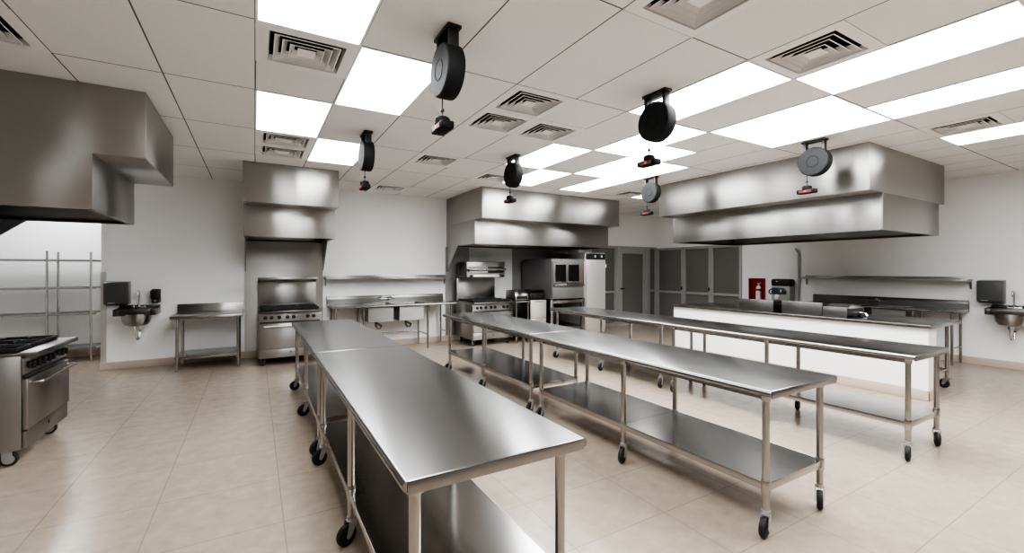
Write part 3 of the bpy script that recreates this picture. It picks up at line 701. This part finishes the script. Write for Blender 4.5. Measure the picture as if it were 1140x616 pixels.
MB().box(-0.15, 0.14, -0.12, 0.2, 0.205, 0.216, 0.004).build('lid', M['darksteel'], t)
MB().box(0.151, 0.165, -0.19, 0.19, 0.02, 0.20, 0.004).build('side_cover', M['black'], t)
for x in (-0.15, 0.15):
    for y in (-0.15, 0.15): MB().cyl((x, y, 0.0005), (x, y, 0.022), 0.018, 12).build('foot', M['black'], t)
t = thing('drawer_unit', 'pale two drawer refrigerated base beside the tall oven', 'drawer unit', (5.145, 7.70, 0))
MB().box(-0.2, 0.2, 0.012, 0.70, 0.09, 0.885, 0.004).build('body', M['darksteel'], t)
for z0, z1 in ((0.50, 0.875), (0.11, 0.49)):
    dr = MB().box(-0.195, 0.195, -0.012, 0.011, z0, z1, 0.005).build('drawer', M['alu'], t)
    MB().box(-0.10, 0.10, -0.03, -0.011, z1 - 0.035, z1 - 0.02, 0.004).build('handle', M['steel'], dr)
for x in (-0.16, 0.16):
    for y in (0.06, 0.64): MB().cyl((x, y, 0.0005), (x, y, 0.095), 0.02, 12).build('foot', M['black'], t)
t = thing('countertop_griddle', 'low black griddle on top of the drawer unit', 'griddle', (5.145, 7.74, 0.886))
MB().box(-0.19, 0.19, 0.0, 0.60, 0.025, 0.13, 0.006).build('body', M['black'], t)
MB().box(-0.19, -0.178, 0.02, 0.60, 0.13, 0.20, 0.003).box(0.178, 0.19, 0.02, 0.60, 0.13, 0.20, 0.003).box(-0.19, 0.19, 0.588, 0.60, 0.13, 0.20, 0.003).build('splash_guard', M['darksteel'], t)
for x in (-0.12, 0.0, 0.12): MB().cyl((x, -0.001, 0.075), (x, -0.025, 0.075), 0.02, 14).build('knob', M['black'], t)
for x in (-0.15, 0.15):
    for y in (0.06, 0.54): MB().cyl((x, y, 0.0005), (x, y, 0.027), 0.02, 12).build('foot', M['black'], t)

t = thing('double_oven', 'tall steel oven with two dark windows on an open stand', 'oven', (5.81, 7.54, 0))
h = 0.435
pr = [(0.0, 0.895), (0.0, 1.745), (1.08, 1.745), (1.13, 1.735), (1.17, 1.70), (1.19, 1.64), (1.19, 0.895)]
MB().prism(pr, 'x', -h, h, 0.003).build('body', M['satin'], t)
fr = MB().box(-h + .01, h - .01, -0.03, -0.001, 1.225, 1.70, 0.004).build('door_panel', M['satin'], t)
for a, b in ((-0.365, -0.085), (-0.025, 0.27)):
    MB().box(a, b, -0.034, -0.0295, 1.265, 1.62, 0.001).build('window', M['ovenglass'], fr)
    MB().box(a - .02, a, -0.038, -0.0295, 1.25, 1.64, 0.002).box(b, b + .02, -0.038, -0.0295, 1.25, 1.64, 0.002).box(a, b, -0.038, -0.0295, 1.25, 1.265, 0.002).box(a, b, -0.038, -0.0295, 1.62, 1.64, 0.002).build('window_frame', M['steel'], fr)
MB().box(-0.40, 0.42, -0.05, -0.001, 1.165, 1.215, 0.008).build('handle_band', M['steel'], t)
MB().box(-h + .01, h - .01, -0.022, -0.001, 0.90, 1.155, 0.004).build('lower_door', M['satin'], t)
MB().box(-0.07, -0.035, -0.065, -0.05, 1.195, 1.235, 0.004).build('latch', M['black'], t)
MB().box(0.378, 0.389, -0.042, -0.0305, 1.20, 1.67, 0.002).build('strip', M['darkredstrip'], t)['label'] = 'red vertical strip'
MB().box(0.405, 0.43, -0.05, -0.0005, 0.90, 1.70, 0.003).build('side_trim', M['alu'], t)
for x in (-h + .03, h - .03):
    for y in (0.035, 1.10): MB().box(x - .025, x + .025, y - .025, y + .025, 0.0005, 0.894, 0.003).build('leg', M['steel'], t)
MB().box(-h + .055, h - .055, 0.02, 0.05, 0.80, 0.86, 0.002).box(-h + .055, h - .055, 0.02, 0.05, 0.25, 0.29, 0.002).build('stand_rail', M['steel'], t)
MB().box(-h + .03, h - .03, 0.03, 1.10, 0.291, 0.30).build('stand_shelf', M['darksteel'], t)
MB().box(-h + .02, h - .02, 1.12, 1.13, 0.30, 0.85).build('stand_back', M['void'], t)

t = thing('holding_cabinet', 'tall pale heated cabinet with black control panel right of the oven', 'holding cabinet', (6.615, 7.60, 0))
MB().box(-0.29, 0.29, 0.0, 0.95, 0.10, 1.895, 0.006).build('body', M['alu'], t)
MB().box(-0.275, 0.275, -0.03, -0.001, 0.14, 1.735, 0.006).build('door', M['alu'], t)
cp = MB().box(-0.27, 0.275, -0.022, -0.001, 1.745, 1.875, 0.003).build('control_panel', M['black'], t)
for x in (-0.02, 0.17): MB().box(x - .022, x + .022, -0.027, -0.0215, 1.79, 1.84, 0.006).build('display', M['display'], cp)
MB().box(0.276, 0.315, -0.03, 0.01, 1.56, 1.64, 0.012).build('latch', M['white'], t)
for x in (-0.23, 0.23):
    for y in (0.08, 0.86): MB().cyl((x - .012, y, 0.052), (x + .012, y, 0.052), 0.051, 20).box(x - .02, x + .02, y - .02, y + .02, 0.06, 0.10).build('caster', M['rubber'], t)
t = thing('carton', 'flat white carton lying on top of the pale cabinet', 'carton', (6.50, 7.98, 1.8955))
MB().box(-0.20, 0.17, -0.2, 0.25, 0.0, 0.075, 0.004).build('box', M['paper'], t)
MB().box(-0.205, 0.175, -0.205, 0.255, 0.06, 0.082, 0.003).build('lid', M['white'], t)

# ------------------------------------------------------------------ counter on the low wall and what stands on it
t = thing('steel_counter', 'long steel counter resting on the low white wall', 'counter', (7.13, 3.71, 0))
MB().box(-0.50, 0.53, -1.80, 1.80, 0.836, 0.876, 0.006).build('counter_top', M['top'], t)
for y in (-1.67, 0.0, 1.67):
    lg = MB().cyl((0.49, y, 0.84), (0.49, y, 0.145), 0.0205, 16).build('leg', M['leg'], t); caster(lg, 0.49, y, 1.4)
MB().cyl((0.49, -1.67, 0.24), (-0.205, -1.67, 0.24), 0.014, 12).cyl((0.49, -1.67, 0.24), (0.49, 1.67, 0.24), 0.014, 12).box(-0.2, 0.49, -1.69, -1.65, 0.80, 0.836).build('cross_rail', M['leg'], t)
def counter_unit(name, label, cat, y0, y1, z1, kind):
    t = thing(name, label, cat, (6.72, (y0 + y1) / 2, 0.8765)); h = (y1 - y0) / 2; H = z1 - 0.8765
    MB().box(0.0, 0.02, -h, h, 0.004, H, 0.003).build('back_panel', M['midsteel'], t)
    MB().box(0.021, 0.60, -h + .01, h - .01, 0.02, H - 0.05, 0.004).build('body', M['darksteel'], t)
    if kind == 'griddle': MB().box(0.03, 0.58, -h + .02, h - .02, H - 0.05, H - 0.03, 0.002).build('plate', M['iron'], t)
    if kind == 'broiler':
        g = MB()
        for i in range(12): yy = -h + .04 + i * (2 * h - .08) / 11; g.box(0.04, 0.57, yy - .008, yy + .008, H - .05, H - .03)
        g.build('grate', M['iron'], t)
    for x in (0.06, 0.54):
        for s in (-1, 1): MB().cyl((x, s * (h - .05), 0.0003), (x, s * (h - .05), 0.022), 0.02, 12).build('foot', M['black'], t)
    for i in range(3): yy = -h + (i + .5) * 2 * h / 3; MB().cyl((0.60, yy, 0.07), (0.63, yy, 0.07), 0.022, 14).build('knob', M['black'], t)
    return t
counter_unit('countertop_griddle', 'steel backed griddle on the counter, in front of the red extinguisher box', 'griddle', 3.72, 4.26, 1.053, 'griddle')
counter_unit('countertop_broiler', 'steel backed broiler in the middle of the counter', 'broiler', 3.06, 3.60, 1.056, 'broiler')
t = thing('countertop_fryer', 'low steel fryer with curved lid on the counter, right of the broiler', 'fryer', (6.72, 2.91, 0.8765))
MB().box(0.0, 0.02, -0.14, 0.142, 0.004, 0.135, 0.003).build('back_panel', M['midsteel'], t)
MB().box(0.021, 0.52, -0.13, 0.135, 0.02, 0.115, 0.004).build('body', M['black'], t)
MB().prism([(0.05, 0.117)] + [(0.05 + 0.45 * i / 10, 0.117 + 0.05 * math.sin(math.pi * (0.1 + 0.9 * i / 10)) ** 0.7 if i < 10 else 0.117) for i in range(11)], 'y', -0.14, 0.13).build('curved_lid', M['chrome'], t)
MB().tube([(0.30, -0.13, 0.06), (0.30, -0.19, 0.06), (0.30, -0.23, 0.05), (0.30, -0.25, 0.02)], 0.014, 10).build('drain_valve', M['chrome'], t)
for x in (0.06, 0.46):
    for s in (-1, 1): MB().cyl((x, s * .1, 0.0003), (x, s * .1, 0.022), 0.02, 12).build('foot', M['black'], t)
# wall things on the right wall
t = thing('extinguisher_cabinet', 'red open box set in the right wall, holding the fire extinguisher', 'extinguisher cabinet', (XR, 5.88, 0.82))
MB().box(0.098, 0.105, -0.178, 0.178, 0.002, 0.488).box(-0.028, 0.098, -0.178, -0.170, 0.002, 0.488).box(-0.028, 0.098, 0.170, 0.178, 0.002, 0.488).box(-0.028, 0.098, -0.17, 0.17, 0.480, 0.488).box(-0.028, 0.098, -0.17, 0.17, 0.002, 0.010).build('shell', M['red'], t)
MB().box(-0.030, -0.002, -0.19, -0.165, -0.01, 0.50, 0.002).box(-0.030, -0.002, 0.165, 0.19, -0.01, 0.50, 0.002).box(-0.030, -0.002, -0.165, 0.165, 0.475, 0.50, 0.002).box(-0.030, -0.002, -0.165, 0.165, -0.01, 0.015, 0.002).build('frame', M['red'], t)
t = thing('fire_extinguisher', 'white fire extinguisher with a red band inside the red wall box', 'fire extinguisher', (XR + 0.03, 5.865, 0.8305))
MB().lathe([(0.050, 0), (0.056, 0.006), (0.056, 0.25), (0.050, 0.285), (0.030, 0.315), (0.020, 0.325), (0, 0.325)], seg=28).build('cylinder', M['white'], t)
MB().lathe([(0.0565, 0.20), (0.0568, 0.20), (0.0568, 0.245), (0.0565, 0.245)], seg=28, cap=False).build('band', M['red'], t)['label'] = 'red band around the white cylinder'
MB().lathe([(0.0565, 0.12), (0.0567, 0.12), (0.0567, 0.126), (0.0565, 0.126)], seg=28, cap=False).build('label_line', M['grey'], t)
MB().cyl((0, 0, 0.32), (0, 0, 0.35), 0.018, 14).box(-0.012, 0.012, -0.05, 0.03, 0.352, 0.364, 0.003).prism([(-0.05, 0.375), (0.03, 0.36), (0.03, 0.372), (-0.05, 0.395)], 'x', -0.01, 0.01).build('valve', M['grey'], t)
MB().tube([(0, 0.02, 0.34), (0, 0.06, 0.34), (0, 0.078, 0.31), (0, 0.08, 0.20), (0, 0.078, 0.12)], 0.008, 8).build('hose', M['rubber'], t)

t = thing('wall_dispenser', 'grey wall dispenser with black rounded top and dark blue panel, right of the extinguisher', 'dispenser', (XR - 0.001, 5.255, 0.82))
MB().box(-0.20, -0.001, -0.195, 0.195, 0.0, 0.345, 0.012).build('body', M['grey'], t)
MB().box(-0.21, -0.001, -0.205, 0.205, 0.335, 0.495, 0.045, 5).build('top_cover', M['black'], t)
MB().prism([(-0.12, 0.165), (0.175, 0.165), (0.175, 0.305), (-0.08, 0.305), (-0.135, 0.23)], 'x', -0.215, -0.201, 0.003).build('front_panel', M['blue'], t)
MB().cyl((-0.206, 0.07, 0.44), (-0.214, 0.07, 0.44), 0.018, 16).build('round_mark', M['grey'], t)
MB().box(-0.2175, -0.2155, -0.03, 0.0, 0.21, 0.27).build('display', M['display'], t)
MB().tube([(-0.1, 0.19, 0.27), (-0.1, 0.24, 0.27), (-0.1, 0.29, 0.24), (-0.1, 0.30, 0.19), (-0.1, 0.26, 0.155), (-0.1, 0.23, 0.19), (-0.1, 0.245, 0.22)], 0.014, 10).build('side_spout', M['darksteel'], t)
MB().lathe([(0.05, 0.06), (0.06, 0.11), (0.035, 0.163), (0, 0.163)], (-0.20, 0.06, 0), 'z', 18).build('nozzle', M['white'], t)
t = thing('wall_conduit', 'dark vertical conduit pipe on the right wall left of the long shelf', 'conduit', (XR - 0.001, 4.97, 0))
MB().tube([(-0.03, 0.0, 0.12), (-0.03, 0.0, 1.86), (-0.03, 0.012, 1.89), (-0.03, 0.05, 1.935), (-0.03, 0.065, 1.965)], 0.019, 12).build('pipe', M['frame'], t)
c = MB()
for z in (0.5, 1.3): c.box(-0.052, -0.001, -0.03, 0.03, z - .012, z + .012, 0.002)
c.build('clamp', M['zinc'], t)

# ------------------------------------------------------------------ world, camera
w = bpy.data.worlds.new('world'); sc.world = w; w.use_nodes = True
w.node_tree.nodes['Background'].inputs['Color'].default_value = (0.9, 0.92, 1, 1)
w.node_tree.nodes['Background'].inputs['Strength'].default_value = 0.3
cam = bpy.data.cameras.new('camera'); co = bpy.data.objects.new('camera', cam); col.objects.link(co)
co.location = (0, 0, 1.51); co.rotation_euler = (R(90), 0, -R(30.32))
cam.sensor_width = 36; cam.lens = 36 * 489.5 / 1140; cam.shift_y = -(308 - 300.7) / 1140
cam.clip_start = 0.02
sc.camera = co
sc.view_settings.view_transform = 'AgX'
sc.view_settings.look = 'AgX - High Contrast'
sc.view_settings.exposure = 1.45
try:
    sc.cycles.use_denoising = True; sc.cycles.max_bounces = 10; sc.cycles.diffuse_bounces = 6; sc.cycles.glossy_bounces = 6
except Exception: pass
